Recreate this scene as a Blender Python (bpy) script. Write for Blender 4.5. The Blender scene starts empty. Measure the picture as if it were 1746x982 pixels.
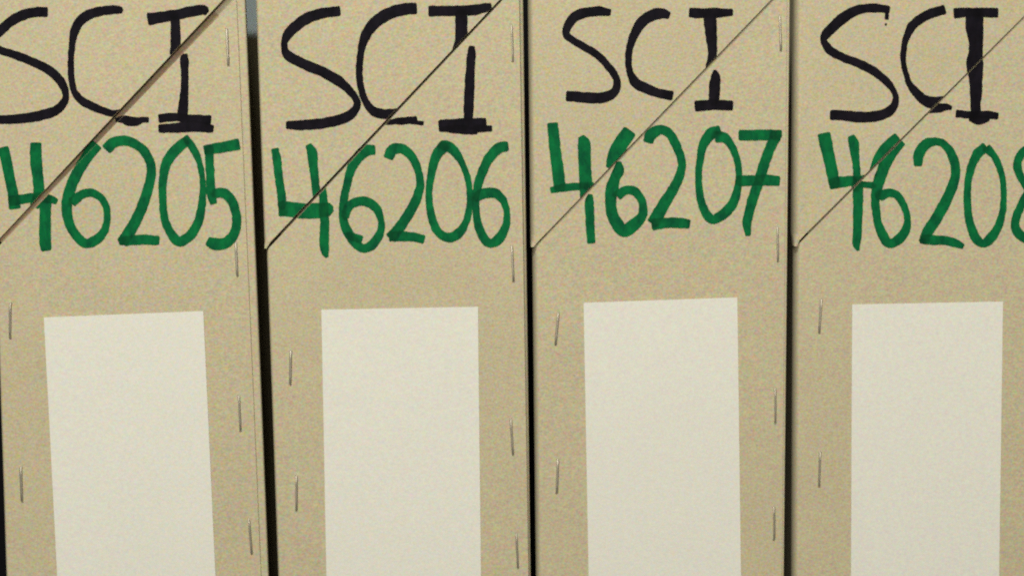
import bpy, bmesh, math, random
from mathutils import Vector, noise as mnoise

random.seed(7)
C = bpy.context.scene.collection
MM = 0.001

# ------------------------------------------------------------------ camera
D, PITCH, ROLL = 0.55, math.radians(8.4), math.radians(0.75)
PXW, PXH, MPP = 1746.0, 982.0, 0.0002          # photo size, metres per photo pixel on the row of spines
TAN = (PXW * MPP / 2) / D
cam_pos = Vector((0, -D * math.cos(PITCH), D * math.sin(PITCH)))
fwd = (-cam_pos).normalized()
r0 = fwd.cross(Vector((0, 0, 1))).normalized()
u0 = r0.cross(fwd).normalized()
right = (r0 * math.cos(ROLL) - u0 * math.sin(ROLL)).normalized()
up = right.cross(fwd).normalized()
cd = bpy.data.cameras.new('camera')
cam = bpy.data.objects.new('camera', cd); C.objects.link(cam)
M = cam.matrix_world.copy()
for i in range(3):
    M[i][0], M[i][1], M[i][2], M[i][3] = right[i], up[i], -fwd[i], cam_pos[i]
cam.matrix_world = M
cd.sensor_width = 36; cd.lens = 18 / TAN
cd.clip_start = 0.01; cd.clip_end = 50
cd.dof.use_dof = True; cd.dof.focus_distance = D; cd.dof.aperture_fstop = 11
bpy.context.scene.camera = cam


def at(u, v, y=0.0):
    """the point at depth y that stands where the photo shows (u, v)"""
    d = fwd + right * ((u - PXW / 2) / (PXW / 2) * TAN) - up * ((v - PXH / 2) / (PXW / 2) * TAN)
    t = (y - cam_pos.y) / d.y
    return cam_pos + d * t


# ------------------------------------------------------------------ materials
def mat(name):
    m = bpy.data.materials.new(name); m.use_nodes = True
    nt = m.node_tree
    return m, nt, nt.nodes['Principled BSDF']


def coords(nt, stretch=(1, 1, 1)):
    tc = nt.nodes.new('ShaderNodeTexCoord')
    oi = nt.nodes.new('ShaderNodeObjectInfo')
    mu = nt.nodes.new('ShaderNodeMath'); mu.operation = 'MULTIPLY'; mu.inputs[1].default_value = 3.7
    nt.links.new(oi.outputs['Random'], mu.inputs[0])
    ad = nt.nodes.new('ShaderNodeVectorMath'); ad.operation = 'ADD'
    nt.links.new(tc.outputs['Object'], ad.inputs[0]); nt.links.new(mu.outputs[0], ad.inputs[1])
    mp = nt.nodes.new('ShaderNodeMapping'); mp.inputs['Scale'].default_value = stretch
    nt.links.new(ad.outputs[0], mp.inputs['Vector'])
    return mp.outputs[0]


def noise(nt, vec, scale, detail=2.0, rough=0.5):
    n = nt.nodes.new('ShaderNodeTexNoise')
    n.inputs['Scale'].default_value = scale
    n.inputs['Detail'].default_value = detail
    n.inputs['Roughness'].default_value = rough
    nt.links.new(vec, n.inputs['Vector'])
    return n


def centred(nt, colour_socket, amp):
    """(c - 0.5) * amp, channel by channel"""
    s = nt.nodes.new('ShaderNodeVectorMath'); s.operation = 'SUBTRACT'
    s.inputs[1].default_value = (0.5, 0.5, 0.5)
    nt.links.new(colour_socket, s.inputs[0])
    k = nt.nodes.new('ShaderNodeVectorMath'); k.operation = 'MULTIPLY'
    k.inputs[1].default_value = amp
    nt.links.new(s.outputs[0], k.inputs[0])
    return k.outputs[0]


def add(nt, a, b):
    n = nt.nodes.new('ShaderNodeVectorMath'); n.operation = 'ADD'
    nt.links.new(a, n.inputs[0]); nt.links.new(b, n.inputs[1])
    return n.outputs[0]


def fibrous(name, base, blotch, grain, mottle, bump=0.15, rough=0.85, fleck=0.0):
    """paper and board: short dyed fibres lying mostly across, fine grain, slow mottling"""
    m, nt, p = mat(name)
    base_n = nt.nodes.new('ShaderNodeCombineXYZ')
    for i in range(3): base_n.inputs[i].default_value = base[i]
    v1 = coords(nt, (0.55, 1, 1.0))
    n1 = noise(nt, v1, 1150, 2.5, 0.6)
    v2 = coords(nt, (0.8, 1, 1))
    n2 = noise(nt, v2, 1800, 2, 0.65)
    n3 = noise(nt, v2, 55, 3, 0.5)
    c = add(nt, base_n.outputs[0], centred(nt, n1.outputs['Color'], blotch))
    c = add(nt, c, centred(nt, n2.outputs['Color'], grain))
    f3 = nt.nodes.new('ShaderNodeCombineXYZ')
    for i in range(3): nt.links.new(n3.outputs['Fac'], f3.inputs[i])
    c = add(nt, c, centred(nt, f3.outputs[0], mottle))
    if fleck > 0:
        n4 = noise(nt, coords(nt, (0.35, 1, 1)), 420, 3, 0.55)
        rp = nt.nodes.new('ShaderNodeValToRGB')
        rp.color_ramp.elements[0].position = 0.70; rp.color_ramp.elements[0].color = (1, 1, 1, 1)
        rp.color_ramp.elements[1].position = 0.76; rp.color_ramp.elements[1].color = (1 - fleck,) * 3 + (1,)
        nt.links.new(n4.outputs['Fac'], rp.inputs['Fac'])
        k = nt.nodes.new('ShaderNodeVectorMath'); k.operation = 'MULTIPLY'
        nt.links.new(c, k.inputs[0]); nt.links.new(rp.outputs['Color'], k.inputs[1])
        c = k.outputs[0]
    nt.links.new(c, p.inputs['Base Color'])
    p.inputs['Roughness'].default_value = rough
    p.inputs['Specular IOR Level'].default_value = 0.25
    b = nt.nodes.new('ShaderNodeBump'); b.inputs['Strength'].default_value = bump
    b.inputs['Distance'].default_value = 0.0001
    nt.links.new(n2.outputs['Fac'], b.inputs['Height'])
    nt.links.new(b.outputs[0], p.inputs['Normal'])
    return m


CARD = fibrous('cardboard', (0.502, 0.441, 0.290), (0.29, 0.23, 0.29), (0.54, 0.50, 0.45), (0.05, 0.045, 0.03),
               fleck=0.10)
SEAM_SHADE = fibrous('seam_shade_brown', (0.33, 0.238, 0.15), (0.22, 0.17, 0.18), (0.40, 0.34, 0.28), (0.04, 0.035, 0.03))  # darker brown that carries the shade of the open seam
PAPER = fibrous('label_paper', (0.725, 0.715, 0.635), (0.19, 0.16, 0.25), (0.32, 0.32, 0.32), (0.02, 0.02, 0.02),
                bump=0.06, rough=0.8)


def ink(name, c1, c2, rough, scale):
    m, nt, p = mat(name)
    v = coords(nt, (1, 1, 0.6))
    n = noise(nt, v, scale, 4, 0.65)
    rp = nt.nodes.new('ShaderNodeValToRGB')
    rp.color_ramp.elements[0].position = 0.33; rp.color_ramp.elements[0].color = c1 + (1,)
    rp.color_ramp.elements[1].position = 0.67; rp.color_ramp.elements[1].color = c2 + (1,)
    nt.links.new(n.outputs['Fac'], rp.inputs['Fac'])
    n2 = noise(nt, v, 2300, 2, 0.6)
    c = add(nt, rp.outputs['Color'], centred(nt, n2.outputs['Color'], (0.006, c2[1] * 0.5, c2[2] * 0.8)))
    at_ = nt.nodes.new('ShaderNodeAttribute'); at_.attribute_name = 'coat'
    k = nt.nodes.new('ShaderNodeMath'); k.operation = 'MULTIPLY_ADD'
    k.inputs[1].default_value = -0.42; k.inputs[2].default_value = 1.0
    nt.links.new(at_.outputs['Fac'], k.inputs[0])
    sc_ = nt.nodes.new('ShaderNodeVectorMath'); sc_.operation = 'SCALE'
    nt.links.new(c, sc_.inputs[0]); nt.links.new(k.outputs[0], sc_.inputs['Scale'])
    nt.links.new(sc_.outputs[0], p.inputs['Base Color'])
    p.inputs['Roughness'].default_value = rough
    p.inputs['Specular IOR Level'].default_value = 0.08
    return m


BLACK = ink('black_marker_ink', (0.003, 0.0025, 0.0045), (0.009, 0.007, 0.012), 0.7, 300)
GREEN = ink('green_marker_ink', (0.001, 0.072, 0.028), (0.002, 0.158, 0.042), 0.7, 300)

STEEL, nt_, p_ = mat('staple_steel')
nn = noise(nt_, coords(nt_), 900, 3)
rr = nt_.nodes.new('ShaderNodeValToRGB')
rr.color_ramp.elements[0].color = (0.40, 0.355, 0.28, 1); rr.color_ramp.elements[1].color = (0.66, 0.61, 0.50, 1)
nt_.links.new(nn.outputs['Fac'], rr.inputs['Fac']); nt_.links.new(rr.outputs['Color'], p_.inputs['Base Color'])
p_.inputs['Metallic'].default_value = 0.7; p_.inputs['Roughness'].default_value = 0.42

DARK, nt_, p_ = mat('gap_shade_black')  # near-black, so the darkness of the gaps sits in the colour
nn = noise(nt_, coords(nt_), 120, 4)
rr = nt_.nodes.new('ShaderNodeValToRGB')
rr.color_ramp.elements[0].color = (0.003, 0.003, 0.004, 1); rr.color_ramp.elements[1].color = (0.006, 0.006, 0.007, 1)
nt_.links.new(nn.outputs['Fac'], rr.inputs['Fac']); nt_.links.new(rr.outputs['Color'], p_.inputs['Base Color'])
p_.inputs['Roughness'].default_value = 0.8; p_.inputs['Specular IOR Level'].default_value = 0.1


# ------------------------------------------------------------------ helpers
def obj(name, bm, material, parent, smooth=False):
    me = bpy.data.meshes.new(name)
    bmesh.ops.recalc_face_normals(bm, faces=bm.faces)
    bm.to_mesh(me); bm.free()
    me.materials.append(material)
    if smooth:
        for p in me.polygons: p.use_smooth = True
    o = bpy.data.objects.new(name, me); C.objects.link(o)
    if parent: o.parent = parent
    return o


def loft(bm, rings):
    """closed rings of equal length, capped at both ends"""
    vs = [[bm.verts.new(p) for p in r] for r in rings]
    n = len(vs[0])
    for a, b in zip(vs, vs[1:]):
        for i in range(n):
            j = (i + 1) % n
            bm.faces.new((a[i], a[j], b[j], b[i]))
    bm.faces.new(vs[0]); bm.faces.new(list(reversed(vs[-1])))


def arc(cx, cy, r, a0, a1, n):
    return [(cx + r * math.cos(a0 + (a1 - a0) * i / n), cy + r * math.sin(a0 + (a1 - a0) * i / n)) for i in range(n + 1)]


def fold(cx, y0, r, n, deep=2.2):
    """soft fold round the left corner: r across, deep * r back"""
    return [(cx - r * math.cos(q), y0 + r * deep * (1 - math.sin(q))) for q in (math.pi / 2 * i / n for i in range(n + 1))]


def catmull(pts, step=3.0):
    """smooth run through (x, y, width) control points, in photo pixels"""
    if len(pts) == 2:
        pts = [pts[0], tuple((a + b) / 2 for a, b in zip(*pts)), pts[1]]
    P = [tuple(2 * a - b for a, b in zip(pts[0], pts[1]))] + list(pts) + [tuple(2 * a - b for a, b in zip(pts[-1], pts[-2]))]
    out = []
    for i in range(1, len(P) - 2):
        p0, p1, p2, p3 = P[i - 1:i + 3]
        n = max(2, int(math.hypot(p2[0] - p1[0], p2[1] - p1[1]) / step))
        for k in range(n):
            t = k / n
            out.append(tuple(0.5 * (2 * b + (c - a) * t + (2 * a - 5 * b + 4 * c - d) * t * t + (3 * b - a - 3 * c + d) * t ** 3)
                             for a, b, c, d in zip(p0, p1, p2, p3)))
    out.append(pts[-1])
    return out


TOP_V = -54.0
Z_BOTTOM = -0.206
DEPTH = 0.25


class Line:
    """x as a function of z along a nearly upright edge given by two photo points"""
    def __init__(s, a, b):
        pa, pb = at(*a), at(*b)
        s.k = (pb.x - pa.x) / (pb.z - pa.z); s.x0 = pa.x; s.z0 = pa.z

    def __call__(s, z):
        return s.x0 + s.k * (z - s.z0)


def ribbon(pts, rnd):
    """left and right outline of one marker stroke, photo pixels"""
    c = catmull(pts)
    out = []
    s0 = rnd.random() * 100
    n = len(c)
    for i, (x, y, w) in enumerate(c):
        a, b = c[max(0, i - 1)], c[min(n - 1, i + 1)]
        if i == 0 and n > 2: a, b = c[0], c[2]
        if i == n - 1 and n > 2: a, b = c[-3], c[-1]
        dx, dy = b[0] - a[0], b[1] - a[1]
        l = math.hypot(dx, dy) or 1
        nx, ny = -dy / l, dx / l
        w = max(w, 1.0)
        j1 = mnoise.noise(Vector((s0, i * 0.35, 0))) * 0.8 + rnd.uniform(-.3, .3)
        j2 = mnoise.noise(Vector((s0 + 9, i * 0.35, 0))) * 0.8 + rnd.uniform(-.3, .3)
        out.append(((x + nx * (w / 2 + j1), y + ny * (w / 2 + j1)), (x - nx * (w / 2 + j2), y - ny * (w / 2 + j2)), (dx / l, dy / l), (x, y, w)))
    # softened ends: the felt tip leaves slightly rounded corners
    def end(k, sgn):
        (_, _, d, (x, y, w)) = out[k]
        e = []
        for f, ww in ((min(1.2, w * .10), 0.90), (min(2.2, w * .17), 0.70)):
            px, py = x + sgn * d[0] * f, y + sgn * d[1] * f
            nx, ny = -d[1], d[0]
            e.append(((px + nx * w / 2 * ww, py + ny * w / 2 * ww), (px - nx * w / 2 * ww, py - ny * w / 2 * ww)))
        return e
    L = [(a, b) for a, b, _, _ in out]
    return list(reversed(end(0, -1))) + L + end(-1, 1)


# ------------------------------------------------------------------ one file box
def staple_mesh():
    """flat crown 12 mm tall with both ends bent into the board; runs along z, centre at 0"""
    bm = bmesh.new()
    h, w, t = 6.0 * MM, 0.40 * MM, 0.26 * MM
    path = [(h + 0.05 * MM, 0.8 * MM), (h + 0.03 * MM, 0.15 * MM), (h - 0.10 * MM, -0.22 * MM), (h - 0.45 * MM, -0.50 * MM), (h * 0.5, -0.58 * MM)]
    path += [(-a, b) for a, b in reversed(path)]
    path.insert(5, (0, -0.54 * MM))
    rings = []
    for i, (z, y) in enumerate(path):
        a, b = path[max(0, i - 1)], path[min(len(path) - 1, i + 1)]
        tz, ty = b[0] - a[0], b[1] - a[1]
        l = math.hypot(tz, ty); nz, ny = -ty / l, tz / l
        ring = []
        for k in range(8):
            q = k / 8 * 2 * math.pi
            cx, cn = math.copysign(abs(math.cos(q)) ** 0.7, math.cos(q)) * w, math.copysign(abs(math.sin(q)) ** 0.7, math.sin(q)) * t
            ring.append((cx, y + ny * cn, z + nz * cn))
        rings.append(ring)
    loft(bm, rings)
    bmesh.ops.recalc_face_normals(bm, faces=bm.faces)
    me = bpy.data.meshes.new('staple'); bm.to_mesh(me); bm.free()
    me.materials.append(STEEL)
    for p in me.polygons: p.use_smooth = True
    return me


STAPLE = staple_mesh()


def file_box(spec):
    rnd = random.Random(spec['seed'])
    left, edge, seamx = Line(*spec['left']), Line(*spec['right']), Line(*spec['cover_edge'])
    ztop = at((spec['left'][0][0] + spec['right'][0][0]) / 2, TOP_V).z
    cx = (left(Z_BOTTOM) + edge(Z_BOTTOM)) / 2
    O = Vector((cx, DEPTH / 2, Z_BOTTOM))
    root = bpy.data.objects.new('archive_box', None); C.objects.link(root)
    root.location = O; root.empty_display_size = 0.05
    root['label'] = spec['label']; root['category'] = 'file box'; root['group'] = 'archive boxes standing in a row'
    sd = spec['seed'] * 3.1

    def loc(x, y, z): return (x - O.x, y - O.y, z - O.z)

    def wave(x, z):                                  # board is never dead flat
        return mnoise.noise(Vector((x * 14 + sd, 0.3, z * 9))) * 0.35 * MM + mnoise.noise(Vector((x * 45 + sd, 2.3, z * 30))) * 0.06 * MM

    NZ = 40
    zs = [Z_BOTTOM + (ztop - Z_BOTTOM) * i / NZ for i in range(NZ + 1)]
    # --- carcass
    s, r = spec['setback'] * MM, spec['fold'] * MM
    rings = []
    for z in zs:
        xl, xr = left(z) + 5.0 * MM, edge(z)
        prof = [(xl, DEPTH), (xl, s)]
        prof += [(xl + (xr - r - xl) * k / 8, s) for k in range(1, 8)]
        prof += arc(xr - r, s + r, r, -math.pi / 2, 0, 6)
        prof += [(xr, s + r + 1.2 * MM), (xr - spec['side_inset'] * MM, s + r + 1.5 * MM), (xr - spec['side_inset'] * MM, DEPTH)]
        rings.append([loc(x, y + (wave(x, z) if y < 10 * MM else 0), z) for x, y in prof])
    bm = bmesh.new(); loft(bm, rings)
    body = obj('carcass', bm, CARD, root)
    # --- spine cover: wraps the left fold, ends in a cut edge short of the right fold
    t = 0.7 * MM if spec['setback'] > 0.75 else (spec['setback'] - 0.05) * MM
    R = spec['left_fold'] * MM
    rings = []
    for z in zs:
        xl, xr = left(z), seamx(z)
        outer = [(xl, R * 2.2 + 0.8 * MM)] + fold(xl + R, 0.0, R, 10)
        outer += [(xl + R + (xr - xl - R) * k / 12, 0.0) for k in range(1, 13)]
        inner = [(xr, t)] + [(xl + R + (xr - xl - R) * k / 12, t) for k in range(11, -1, -1)]
        inner += [(xl + t, R * 2.2), (xl + t, R * 2.2 + 0.8 * MM)]
        rings.append([loc(x, y + (wave(x, z) if y < 8 * MM else 0), z) for x, y in outer + inner])
    cover_bm = bmesh.new(); loft(cover_bm, rings)

    # --- lid flap: triangle above the diagonal, standing proud of the cover
    TF = spec['flap_thick'] * MM
    PROUD, SLOT = spec['proud'] * MM, spec['slot'] * MM
    if SLOT > 0: TF = PROUD + s + 0.25 * MM        # flap thickened down to the carcass to block light leaking behind it
    (nu, nv), (tu, tv) = spec['seam']
    L = spec['lift'] * MM

    TIP_Z = at(nu, nv).z

    def lift(x, z):
        d = max(0.0, x - left(z) - 2.5 * MM)
        k = min(1.0, d / (spec['lift_run'] * MM))
        tip = math.hypot(x - left(z), z - TIP_Z) / (2.2 * MM)
        return L * (k * k * (3 - 2 * k)) + 0.45 * MM * math.exp(-tip * tip)      # the tip curls out a little

    def front(x, z):
        return -PROUD - lift(x, z) + wave(x, z)

    def seam_pt(u, v):
        p = at(u, v)
        for _ in range(3): p = at(u, v, front(p.x, p.z))
        return p
    n0, n1 = seam_pt(nu, nv), seam_pt(tu, tv)

    bow = 0.0

    def diag(z):
        f = (z - n0.z) / (n1.z - n0.z)
        return n0.x + (n1.x - n0.x) * f + bow * math.sin(math.pi * max(0, min(1, f)))
    OUT = 0.55 * MM
    seam_dir = Vector((n1.x - n0.x, 0, n1.z - n0.z)).normalized()
    seam_nrm = Vector((seam_dir.z, 0, -seam_dir.x))
    cut0 = n0 + seam_nrm * SLOT
    cut1 = n1 + seam_nrm * spec.get('slot_top', spec['slot']) * MM
    cut_nrm = Vector((cut1.z - cut0.z, 0, -(cut1.x - cut0.x))).normalized()
    if SLOT > 0:                                     # the cover is cut along the diagonal, a real slit
        ret = bmesh.ops.bisect_plane(cover_bm, geom=list(cover_bm.verts) + list(cover_bm.edges) + list(cover_bm.faces), dist=1e-7,
                                     plane_co=Vector(loc(cut0.x, 0, cut0.z)), plane_no=cut_nrm, clear_inner=True)
        bmesh.ops.holes_fill(cover_bm, edges=[e for e in cover_bm.edges if e.is_boundary], sides=0)
    cover = obj('spine_cover', cover_bm, CARD, root)
    rings = []
    nrow = 44
    for i in range(nrow + 1):
        zb = n0.z - min(SLOT, 1 * MM) * 1.35               # the blunt tip reaches past the slit
        z = zb + (ztop + 0.3 * MM - zb) * (i / nrow)
        xl = left(z) - OUT
        xd = max(diag(z), xl + 0.9 * MM)
        xd = min(xd, edge(z) - 0.2 * MM)
        Rr = min(R, (xd - xl) * 0.6)
        col = 14
        outer = [(xl, Rr * 2.2 + 1.4 * MM)]
        y0 = -PROUD
        outer += fold(xl + Rr, y0, Rr, 10)
        o3 = [(x, y + wave(x, z)) for x, y in outer]; o3[0] = outer[0]
        for k in range(1, col + 1):
            x = xl + Rr + (xd - xl - Rr) * k / col
            o3.append((x, front(x, z)))
        i3 = []
        for k in range(col, -1, -1):
            x = xl + Rr + (xd - xl - Rr) * k / col
            i3.append((x, front(x, z) + TF * 0.92))
        i3 += [(xl + 0.45 * MM, y0 + Rr * 2.2 + TF * 0.3 + wave(xl, z)), (xl + 0.45 * MM, Rr * 2.2 + 1.4 * MM)]
        rings.append([loc(x, y, z) for x, y in o3 + i3])
    bm = bmesh.new(); loft(bm, rings)
    flap = obj('lid_flap', bm, CARD, root)

    # --- added strip in the gaping seam, its brown standing in for shade
    inner = s
    if 'shade_strip' in spec:
        inner = s - 0.14 * MM
        quad = [n0 - seam_nrm * 3 * MM + seam_dir * 0.5 * MM, n1 - seam_nrm * 3 * MM - seam_dir * 5 * MM, cut1 + seam_nrm * 1.5 * MM - seam_dir * 5 * MM, cut0 + seam_nrm * 1.2 * MM + seam_dir * 0.5 * MM]
        bm = bmesh.new()
        rows = []
        for i in range(41):
            f = i / 40
            a, b = quad[0].lerp(quad[1], f), quad[3].lerp(quad[2], f)
            rows.append([loc(p.x, y + wave(p.x, p.z), p.z) for p, y in ((a, inner), (a.lerp(b, .5), inner), (b, inner), (b, s - 0.02 * MM), (a.lerp(b, .5), s - 0.02 * MM), (a, s - 0.02 * MM))])
        loft(bm, rows)
        body = obj('seam_shade_strip', bm, SEAM_SHADE, root)

    # --- paper label
    q = [at(u, v) for u, v in spec['paper']]
    bm = bmesh.new()
    nx, nz = 10, 26
    TP = 0.13 * MM
    grid = {}
    for a in range(nx + 1):
        for b in range(nz + 1):
            fa, fb = a / nx, b / nz
            p = (q[0] * (1 - fa) + q[1] * fa) * (1 - fb) + (q[3] * (1 - fa) + q[2] * fa) * fb
            e = min(fa, 1 - fa, fb) * 10
            yy = wave(p.x, p.z) - TP - 0.05 * MM - 0.10 * MM * max(0, 1 - e) * (0.5 + mnoise.noise(Vector((p.x * 60, sd, p.z * 60))))
            grid[a, b] = bm.verts.new(loc(p.x, yy, p.z))
    for a in range(nx):
        for b in range(nz):
            bm.faces.new((grid[a, b], grid[a + 1, b], grid[a + 1, b + 1], grid[a, b + 1]))
    ret = bmesh.ops.extrude_face_region(bm, geom=list(bm.faces))
    for v in ret['geom']:
        if isinstance(v, bmesh.types.BMVert): v.co.y += TP
    obj('paper_label', bm, PAPER, root)

    # --- staples, one shared mesh
    for (a, b) in spec['staples']:
        pa, pb = at(*a), at(*b)
        m = (pa + pb) / 2
        on_flap = False
        st = bpy.data.objects.new('staple', STAPLE); C.objects.link(st)
        st.parent = root
        st.location = loc(m.x, wave(m.x, m.z) + 0.02 * MM, m.z)
        st.rotation_euler = (rnd.uniform(-.01, .01), math.atan2(pa.x - pb.x, pa.z - pb.z), rnd.uniform(-.35, .35))
        ln = (pa - pb).length / (12.1 * MM)
        st.scale = (rnd.uniform(.9, 1.1), 1, ln)

    # --- handwriting: dried ink film, on the flap and on the cover apart
    def write(strokes, which, name, material, parent):
        bm = bmesh.new()
        coat = bm.verts.layers.float.new('coat')
        runs = [catmull(pts, 4.0) for pts, _ in strokes]

        def coats(u, v, k, f):
            """how much second coat of ink lies at (u, v): crossings, joins, and where the pen was set down"""
            c = 0.0
            for kk, run in enumerate(runs):
                m = len(run)
                for q, (x, y, w) in enumerate(run):
                    if kk == k and abs(q / m - f) * m * 4.0 < w * 1.6: continue
                    d = math.hypot(x - u, y - v)
                    if d < w * 0.5: c = max(c, min(1.0, (w * 0.5 - d) / 1.5))
            return c
        for k, (pts, where) in enumerate(strokes):
            if which not in {'b': 'fp', 'q': 'pc'}.get(where, where): continue
            rb = ribbon(pts, rnd)
            prev = None
            n = len(rb)
            for i, (a, b) in enumerate(rb):
                row = []
                film = 0.045 * MM + 0.012 * MM * k + 0.010 * MM * i / n
                for f in (0.0, 0.25, 0.5, 0.75, 1.0):
                    u, v = a[0] * (1 - f) + b[0] * f, a[1] * (1 - f) + b[1] * f
                    p = at(u, v)
                    if which == 'f':
                        for _ in range(3): p = at(u, v, front(p.x, p.z))
                        y = front(p.x, p.z) - film
                    else:
                        base = inner if which == 'c' else 0.0
                        p = at(u, v, base + wave(p.x, p.z)); y = base + wave(p.x, p.z) - film
                    vv = bm.verts.new(loc(p.x, y, p.z)); row.append(vv)
                    vv[coat] = max(coats(u, v, k, i / n), 0.45 * max(0.0, 1 - min(i, n - 1 - i) / 4.0))
                if prev:
                    for j in range(4):
                        bm.faces.new((prev[j], prev[j + 1], row[j + 1], row[j]))
                prev = row
        # trim at the diagonal and at the cut edge of the cover
        def trim(point, normal, off, outer):
            bmesh.ops.bisect_plane(bm, geom=list(bm.verts) + list(bm.edges) + list(bm.faces), dist=1e-7,
                                   plane_co=Vector(loc(point.x, 0, point.z)) + normal * off, plane_no=normal,
                                   clear_outer=outer, clear_inner=not outer)
        if which == 'f': trim(n0, seam_nrm, -0.05 * MM, True)
        if which == 'p': trim(cut0, cut_nrm, 0.04 * MM, False)
        if which == 'c':
            trim(cut0, cut_nrm, -0.02 * MM, True); trim(n0, seam_nrm, -0.3 * MM, False)
        if not bm.faces:
            bm.free(); return
        for f in bm.faces: f.normal_update()
        me = bpy.data.meshes.new(name)
        for f in bm.faces:
            if f.normal.y > 0: f.normal_flip()
        bm.to_mesh(me); bm.free(); me.materials.append(material)
        o = bpy.data.objects.new(name, me); C.objects.link(o); o.parent = parent

    for which, parent in (('f', flap), ('p', cover), ('c', body)):
        write(spec['black'], which, 'black_lettering', BLACK, parent)
        write(spec['green'], which, 'green_numbering', GREEN, parent)
    return root


def strokes(ox, oy, s, rows):
    """rows of (surface, [(x, y, width), ...]) read off an enlargement of the photo"""
    return [([(ox + x / s, oy + y / s, w / s * 1.05) for x, y, w in pts], where) for where, pts in rows]


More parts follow.
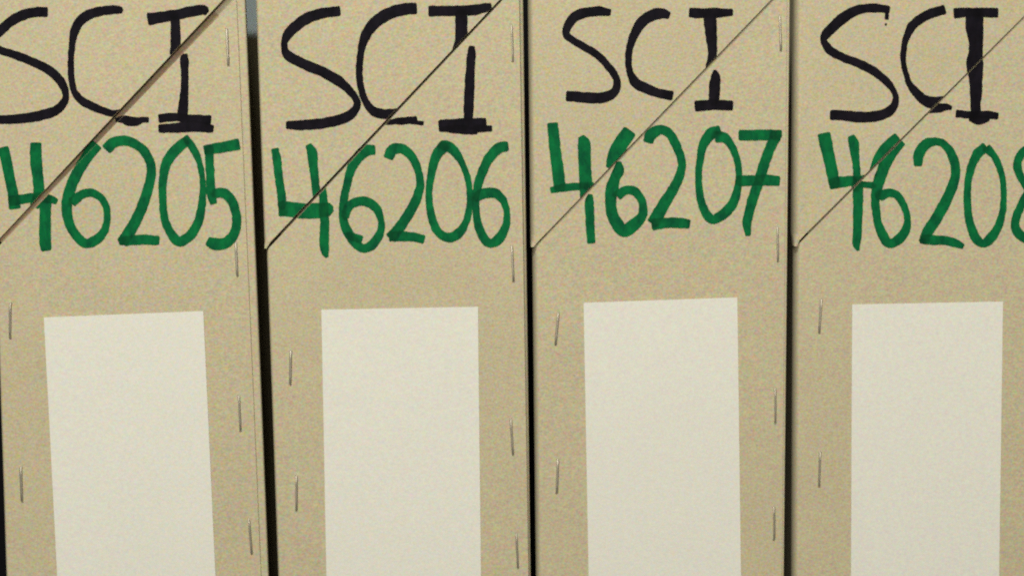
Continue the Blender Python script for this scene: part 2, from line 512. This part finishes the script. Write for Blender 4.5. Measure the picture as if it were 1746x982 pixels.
A, B = 1746 / 480, 1746 / 416
BOXES = [
 dict(seed=1, side_inset=4.0, label='cardboard file box marked SCI 46205 with its diagonal flap gaping open',
  left=((-25, 0), (8, 982)), right=((417, 0), (457, 982)), cover_edge=((403, 0), (445, 982)),
  setback=0.8, fold=0.7, left_fold=1.4, flap_thick=0.8, proud=0.60, slot=1.5, slot_top=2.5, shade_strip=True, lift=1.3, lift_run=42,
  seam=((-6, 412), (380, 0)),
  paper=((75, 541), (347, 530), (376, 1160), (107, 1160)),
  staples=[((386, 49), (389, 112)), ((402, 413), (405, 471)), ((407, 673), (410, 735)), ((424, 883), (429, 944)),
           ((19, 516), (18, 578)), ((36, 795), (38, 855))],
  black=strokes(0, 0, A, [
   ('b', [(290,77,62),(200,80,60),(110,110,62),(50,150,58),(0,195,60),(-30,235,45),(-35,275,42),(0,312,46),(100,345,50),(200,385,52),(290,428,55),(350,475,55),(390,530,50),(408,590,40),(395,640,50),(340,690,58),(250,718,62),(150,735,58),(50,743,55),(-20,743,50)]),
   ('f', [(757,72,30),(735,63,50),(650,68,55),(560,90,60),(500,130,60),(465,190,54),(450,260,42),(442,340,38),(440,430,40),(445,500,40),(462,570,40),(500,620,48),(560,655,50),(640,688,45),(700,705,40),(760,690,30)]),
   ('q', [(720,745,28),(760,742,45),(800,752,60),(850,755,52),(880,745,36),(918,745,34)]),
   ('f', [(922,122,74),(1000,108,66),(1100,92,62),(1180,75,64),(1262,64,60),(1282,80,40)]),
   ('f', [(1086,105,56),(1088,180,58),(1090,250,60),(1085,340,62)]),
   ('p', [(1143,342,42),(1144,380,54),(1146,450,46),(1145,550,48),(1138,650,58),(1130,730,64)]),
   ('p', [(990,735,54),(1080,728,50),(1200,738,48),(1303,745,58)]),
   ('p', [(990,798,50),(1080,795,56),(1200,785,66),(1318,800,46)]),
  ]),
  green=strokes(0, 220, A, [
   ('f', [(20,120,64),(40,200,66),(60,300,62),(80,400,64),(92,490,72)]),
   ('b', [(62,448,60),(130,438,60),(200,425,54),(262,412,44)]),
   ('b', [(222,92,68),(224,200,72),(235,300,66),(242,400,66),(215,480,60)]),
   ('p', [(284,425,74),(282,500,68),(280,600,70),(280,690,72),(288,748,62)]),
   ('p', [(250,445,34),(300,432,52),(350,450,34)]),
   ('q', [(600,100,72),(545,165,70),(495,245,66),(450,335,66),(420,430,66),(416,520,62),(440,610,56),(490,680,56),(535,710,58),(600,685,60),(650,625,48),(665,555,42),(658,480,42),(620,422,45),(560,395,50),(500,412,55),(448,455,58)]),
   ('p', [(662,125,66),(705,85,65),(775,74,60),(840,95,55),(900,145,55),(935,220,55),(935,300,58),(910,400,62),(870,510,65),(820,610,68),(760,705,72)]),
   ('p', [(745,695,50),(830,690,58),(900,686,60),(982,692,55)]),
   ('p', [(1148,82,62),(1085,135,64),(1030,220,60),(1010,330,50),(1010,450,45),(1020,550,48),(1050,630,52),(1105,695,60),(1155,680,60),(1210,620,55),(1245,520,52),(1258,400,40),(1255,300,35),(1235,200,38),(1200,125,48),(1150,52,42)]),
   ('p', [(1480,95,70),(1400,110,62),(1330,122,62),(1272,132,60)]),
   ('p', [(1297,110,50),(1300,200,52),(1305,300,52),(1310,400,55),(1325,458,44)]),
   ('p', [(1335,400,58),(1390,398,60),(1440,450,58),(1465,530,55),(1465,610,55),(1440,670,62),(1390,710,68),(1330,712,72),(1292,695,55)]),
  ])),
 dict(seed=2, side_inset=3.0, label='cardboard file box marked SCI 46206 with a dark open seam across its lettering',
  left=((438, 0), (473, 982)), right=((892, 0), (905, 982)), cover_edge=((885, 0), (901, 982)),
  setback=3.2, fold=0.9, left_fold=1.2, flap_thick=0.8, proud=0.70, slot=1.0, slot_top=0.8, lift=0.05, lift_run=8,
  seam=((457, 417), (852, 0)),
  paper=((548, 528), (815, 523), (822, 1150), (560, 1150)),
  staples=[((871, 42), (874, 106)), ((872, 418), (875, 480)), ((871, 713), (875, 775)), ((880, 908), (883, 968)),
           ((496, 597), (495, 656)), ((505, 810), (505, 870))],
  black=strokes(430, 0, A, [
   ('f', [(540,70,62),(450,82,62),(350,112,66),(270,165,66),(215,225,56),(200,285,38),(222,345,58),(320,398,62),(430,445,62),(530,500,62),(600,560,50),(648,625,42),(640,680,50),(590,725,62),(500,755,62),(400,770,62),(300,778,60),(217,777,48)]),
   ('f', [(1015,55,68),(930,62,72),(830,95,72),(750,155,70),(700,230,60),(675,320,44),(665,420,42),(668,510,42),(690,600,42),(725,665,48),(765,697,58),(830,708,58),(920,690,40)]),
   ('p', [(800,770,14),(880,755,38),(950,750,44),(1018,740,36)]),
   ('p', [(985,758,26),(1060,766,26)]),
   ('f', [(1100,72,66),(1200,70,62),(1320,68,60),(1400,60,62),(1478,44,50)]),
   ('f', [(1297,90,75),(1297,170,74),(1295,250,72),(1275,320,70)]),
   ('p', [(1362,292,34),(1360,325,50),(1355,400,54),(1350,500,58),(1345,600,62),(1342,680,58),(1340,750,55)]),
   ('p', [(1163,782,72),(1250,776,72),(1340,772,74),(1446,766,64)]),
   ('p', [(1175,800,34),(1300,805,50),(1392,815,38)]),
   ('p', [(1390,800,46),(1482,797,38)]),
  ]),
  green=strokes(430, 220, A, [
   ('f', [(142,128,48),(155,200,52),(165,300,50),(180,400,52),(192,535,52)]),
   ('b', [(178,490,88),(260,502,92),(330,510,92),(400,507,92),(468,505,92),(488,520,50)]),
   ('f', [(350,102,40),(372,150,62),(378,220,55),(388,300,50),(400,420,46)]),
   ('p', [(430,360,50),(440,420,50),(445,500,55),(450,600,55),(446,700,58),(453,765,46),(464,793,22)]),
   ('b', [(757,130,58),(700,138,70),(650,185,66),(610,260,55),(590,340,48),(570,430,50),(562,520,48),(575,600,55),(610,665,60),(650,715,58),(692,742,52),(750,712,58),(795,640,48),(800,570,40),(775,500,52),(720,455,58),(660,450,55),(600,480,55),(575,545,48)]),
   ('p', [(600,660,50),(676,686,50)]),
   ('p', [(845,178,62),(870,130,66),(920,122,60),(970,150,55),(1010,205,50),(1035,280,46),(1042,350,50),(1020,430,58),(980,510,60),(930,590,62),(862,675,72)]),
   ('p', [(855,668,56),(930,665,60),(1000,670,55),(1062,684,54)]),
   ('p', [(1190,105,72),(1140,170,60),(1115,260,50),(1098,370,42),(1100,470,44),(1120,570,50),(1155,640,52),(1210,672,56),(1270,655,60),(1320,590,45),(1345,500,40),(1350,400,38),(1335,300,38),(1300,210,40),(1260,145,55),(1215,108,62),(1172,100,56)]),
   ('p', [(1582,108,56),(1530,120,64),(1470,180,60),(1430,260,55),(1400,350,52),(1388,450,42),(1390,540,45),(1410,620,52),(1440,680,56),(1478,710,52),(1530,680,60),(1570,610,50),(1580,530,40),(1560,450,45),(1510,400,60),(1440,400,62),(1385,425,56)]),
  ])),
 dict(seed=3, side_inset=3.0, label='cardboard file box marked SCI 46207 in smaller lettering, crossed seven at the end',
  left=((903, 0), (914, 982)), right=((1348, 0), (1338, 982)), cover_edge=((1341.5, 0), (1333, 982)),
  setback=1.35, fold=0.5, left_fold=2.0, flap_thick=0.55, proud=0.80, slot=0.50, slot_top=0.45, lift=0.15, lift_run=8,
  seam=((912, 418), (1315, 0)),
  paper=((995, 516), (1257, 507), (1266, 1165), (1007, 1165)),
  staples=[((1329, 26), (1331, 87)), ((1325, 385), (1326, 446)), ((1321, 661), (1321, 721)), ((1319, 863), (1319, 920)),
           ((952, 532), (947, 588)), ((951, 782), (949, 840))],
  black=strokes(890, 0, A, [
   ('f', [(545,80,42),(480,72,58),(400,80,60),(330,105,60),(287,160,54),(273,210,45),(305,245,45),(380,290,45),(470,345,45),(540,420,45),(585,490,45),(585,550,50),(550,590,60),(480,610,64),(380,605,64),(280,598,62)]),
   ('f', [(910,98,44),(860,85,66),(790,105,68),(735,150,64),(695,220,54),(668,300,44),(660,380,40),(670,450,42),(705,515,60),(770,550,62),(850,580,55),(930,595,58)]),
   ('f', [(1043,80,60),(1120,85,60),(1200,82,60),(1302,80,42)]),
   ('f', [(1165,100,80),(1170,180,74),(1178,270,62),(1182,340,54),(1178,400,70),(1170,430,60)]),
   ('p', [(1195,438,20),(1200,470,54),(1195,540,68),(1190,630,62)]),
   ('p', [(1078,660,66),(1180,652,62),(1302,656,60)]),
  ]),
  green=strokes(890, 200, A, [
   ('f', [(190,42,66),(200,150,68),(212,250,70),(225,350,72),(234,435,72)]),
   ('f', [(182,452,38),(260,438,48),(340,430,45),(440,428,50)]),
   ('f', [(368,125,44),(385,165,78),(388,250,76),(392,350,76),(396,430,76),(390,500,60)]),
   ('p', [(424,482,30),(418,520,54),(420,600,55),(425,700,52),(430,775,50)]),
   ('f', [(668,88,84),(610,170,90),(570,240,76),(550,310,60)]),
   ('p', [(600,280,32),(600,330,68),(575,380,62),(560,440,78),(550,520,68),(560,600,68),(590,660,74),(632,706,72),(690,670,75),(740,620,60),(752,560,50),(735,500,50),(690,455,55),(640,455,52),(595,485,60)]),
   ('b', [(783,152,60),(800,110,70),(850,80,60),(900,90,55),(940,140,55),(975,220,52),(992,290,50),(975,370,55),(930,460,62),(880,540,70),(815,655,80)]),
   ('p', [(810,665,68),(900,655,62),(980,655,62),(1035,662,54)]),
   ('p', [(1225,82,62),(1170,105,70),(1125,170,55),(1105,260,45),(1095,360,42),(1100,460,45),(1120,550,50),(1150,610,55),(1190,635,55),(1260,590,62),(1310,530,58),(1335,450,48),(1345,360,40),(1335,270,42),(1305,190,45),(1260,130,60),(1205,122,70)]),
   ('p', [(1350,112,62),(1450,112,64),(1550,110,64),(1600,118,72)]),
   ('p', [(1580,100,70),(1540,190,62),(1505,280,62),(1475,380,62),(1440,480,62),(1410,580,58),(1395,660,54),(1402,730,32)]),
   ('p', [(1345,395,65),(1450,392,62),(1520,390,65),(1592,396,60)]),
  ])),
 dict(seed=4, side_inset=3.0, label='cardboard file box marked SCI 46208 with a thick-stemmed black I and a hairline seam',
  left=((1358.5, 0), (1353, 982)), right=((1806, 0), (1792, 982)), cover_edge=((1799, 0), (1786, 982)),
  setback=4.5, fold=0.6, left_fold=1.9, flap_thick=0.6, proud=0.80, slot=0.95, slot_top=0.42, lift=0.05, lift_run=8,
  seam=((1359, 414), (1774, 0)),
  paper=((1453, 519), (1710, 514), (1701, 1150), (1450, 1150)),
  staples=[((1401, 509), (1397, 568)), ((1399, 770), (1397, 829))],
  black=strokes(1330, 0, B, [
   ('f', [(763,140,26),(765,100,30),(766,60,28)]),
   ('f', [(778,72,50),(700,62,60),(620,62,62),(540,80,68),(460,125,76),(390,185,72),(332,245,66),(314,295,48),(345,350,60),(400,390,60),(480,425,58),(570,460,58),(660,505,60),(740,565,56),(800,630,46),(828,700,42),(810,770,60),(750,815,70),(650,838,74),(550,838,74),(450,828,72),(365,825,68)]),
   ('f', [(757,172,14),(757,185,12)]),
   ('f', [(1175,70,66),(1080,100,66),(1000,140,64),(940,195,62),(905,270,50),(885,350,42),(882,430,40),(895,510,38),(925,600,42),(970,660,60),(1030,715,72),(1090,735,80),(1170,715,50)]),
   ('p', [(1050,805,20),(1130,777,60),(1190,767,46),(1225,775,30)]),
   ('f', [(1250,98,72),(1340,92,64),(1450,92,66),(1553,94,68)]),
   ('b', [(1390,100,125),(1392,200,122),(1400,290,102),(1400,380,98),(1393,440,116),(1395,500,112),(1400,560,95),(1402,650,85),(1400,750,72),(1400,830,70)]),
   ('p', [(1265,815,55),(1340,822,50),(1400,830,64),(1480,825,58),(1555,830,48)]),
   ('p', [(1360,848,40),(1420,860,66),(1490,848,40)]),
  ]),
  green=strokes(1330, 210, B, [
   ('f', [(315,80,90),(335,180,88),(355,270,82),(375,360,80),(392,462,72)]),
   ('f', [(360,432,60),(420,425,78),(500,415,72),(560,415,72),(620,400,60)]),
   ('p', [(560,440,50),(600,440,45),(660,445,45)]),
   ('f', [(510,98,50),(528,150,74),(535,220,60),(545,300,52),(550,400,55),(540,470,60)]),
   ('p', [(556,420,70),(558,500,74),(558,600,68),(555,700,65),(552,800,62),(546,860,58),(560,910,20)]),
   ('f', [(835,98,58),(780,150,66),(720,225,72),(685,310,72),(665,370,60)]),
   ('p', [(878,142,40),(800,220,70),(750,300,80),(720,380,80),(695,460,75),(682,560,60),(690,650,58),(702,720,58),(740,810,68),(782,862,62),(850,830,70),(900,760,62),(910,680,46),(890,600,50),(840,520,55),(780,500,60),(715,520,75)]),
   ('p', [(988,300,60),(992,225,74),(1040,155,72),(1110,132,56),(1170,150,55),(1220,210,60),(1250,290,65),(1255,370,66),(1230,460,72),(1180,570,76),(1120,680,78),(1060,770,75),(1025,850,66)]),
   ('p', [(1008,830,62),(1080,835,66),(1180,840,62),(1260,860,58),(1308,882,36)]),
   ('p', [(1468,170,66),(1410,225,68),(1370,310,58),(1345,420,50),(1340,530,52),(1345,640,55),(1365,740,58),(1400,820,65),(1450,860,58),(1510,820,68),(1560,740,58),(1590,640,48),(1600,520,42),(1595,420,42),(1570,320,45),(1530,235,48),(1480,180,62)]),
   ('p', [(1800,180,56),(1740,205,60),(1702,270,60),(1700,330,58),(1730,400,55),(1780,470,60),(1830,540,55),(1850,640,55),(1840,750,60),(1790,825,65),(1725,805,68),(1682,740,60),(1690,670,60),(1720,600,58),(1760,520,55),(1810,430,50),(1850,340,50),(1850,250,50),(1795,182,56)]),
  ])),
]
for sp in BOXES:
    file_box(sp)


# ------------------------------------------------------------------ what they stand on
def slab(name, lo, hi, material):
    bm = bmesh.new()
    bmesh.ops.create_cube(bm, size=1)
    for v in bm.verts:
        v.co = Vector([lo[i] + (v.co[i] + .5) * (hi[i] - lo[i]) for i in range(3)])
    bmesh.ops.bevel(bm, geom=list(bm.edges), offset=0.0015, segments=2, affect='EDGES')
    o = obj(name, bm, material, None)
    o['kind'] = 'structure'
    return o


slab('shelf', (-0.45, -0.03, Z_BOTTOM - 0.022), (0.45, 0.30, Z_BOTTOM), DARK)
slab('gap_backing', (-0.45, 0.302, Z_BOTTOM - 0.1), (0.45, 0.32, 0.35), DARK)  # unseen backing added to keep the gaps dark


# ------------------------------------------------------------------ light
def area(name, loc, target, size, power, colour, size_y=None):
    ld = bpy.data.lights.new(name, 'AREA')
    ld.energy = power; ld.color = colour; ld.size = size
    if size_y: ld.shape = 'RECTANGLE'; ld.size_y = size_y
    o = bpy.data.objects.new(name, ld); C.objects.link(o)
    o.location = loc
    o.rotation_euler = (Vector(target) - Vector(loc)).to_track_quat('-Z', 'Y').to_euler()
    return o


area('ceiling_lamp', (-0.13, -0.85, 1.00), (0, 0, 0.02), 0.32, 13.5, (0.985, 0.98, 0.90))
area('front_fill', (-0.10, -1.5, 0.40), (0, 0, 0), 0.36, 12.6, (1.0, 0.945, 0.84))  # added fill from the front, low enough to reach under the lifted flap
area('gap_glow_beam', (0.33, 0.03, 0.75), (-0.086, 0.016, 0.1), 0.15, 0.075, (0.52, 0.70, 1.0)).data.spread = math.radians(6)  # added narrow beam, tinted to make the pale glow atop the first gap

w = bpy.data.worlds.new('World'); bpy.context.scene.world = w
w.use_nodes = True
bg = w.node_tree.nodes['Background']
bg.inputs['Color'].default_value = (1.0, 0.95, 0.85, 1); bg.inputs['Strength'].default_value = 0.03

sc = bpy.context.scene
sc.view_settings.view_transform = 'Standard'; sc.view_settings.look = 'None'
sc.view_settings.exposure = 0; sc.view_settings.gamma = 1
sc.cycles.filter_width = 2.1
sc.cycles.use_denoising = False
sc.cycles.max_bounces = 4
sc.cycles.diffuse_bounces = 1
sc.cycles.sample_clamp_indirect = 1.0
sc.cycles.sample_clamp_direct = 2.0
sc.cycles.use_light_tree = False
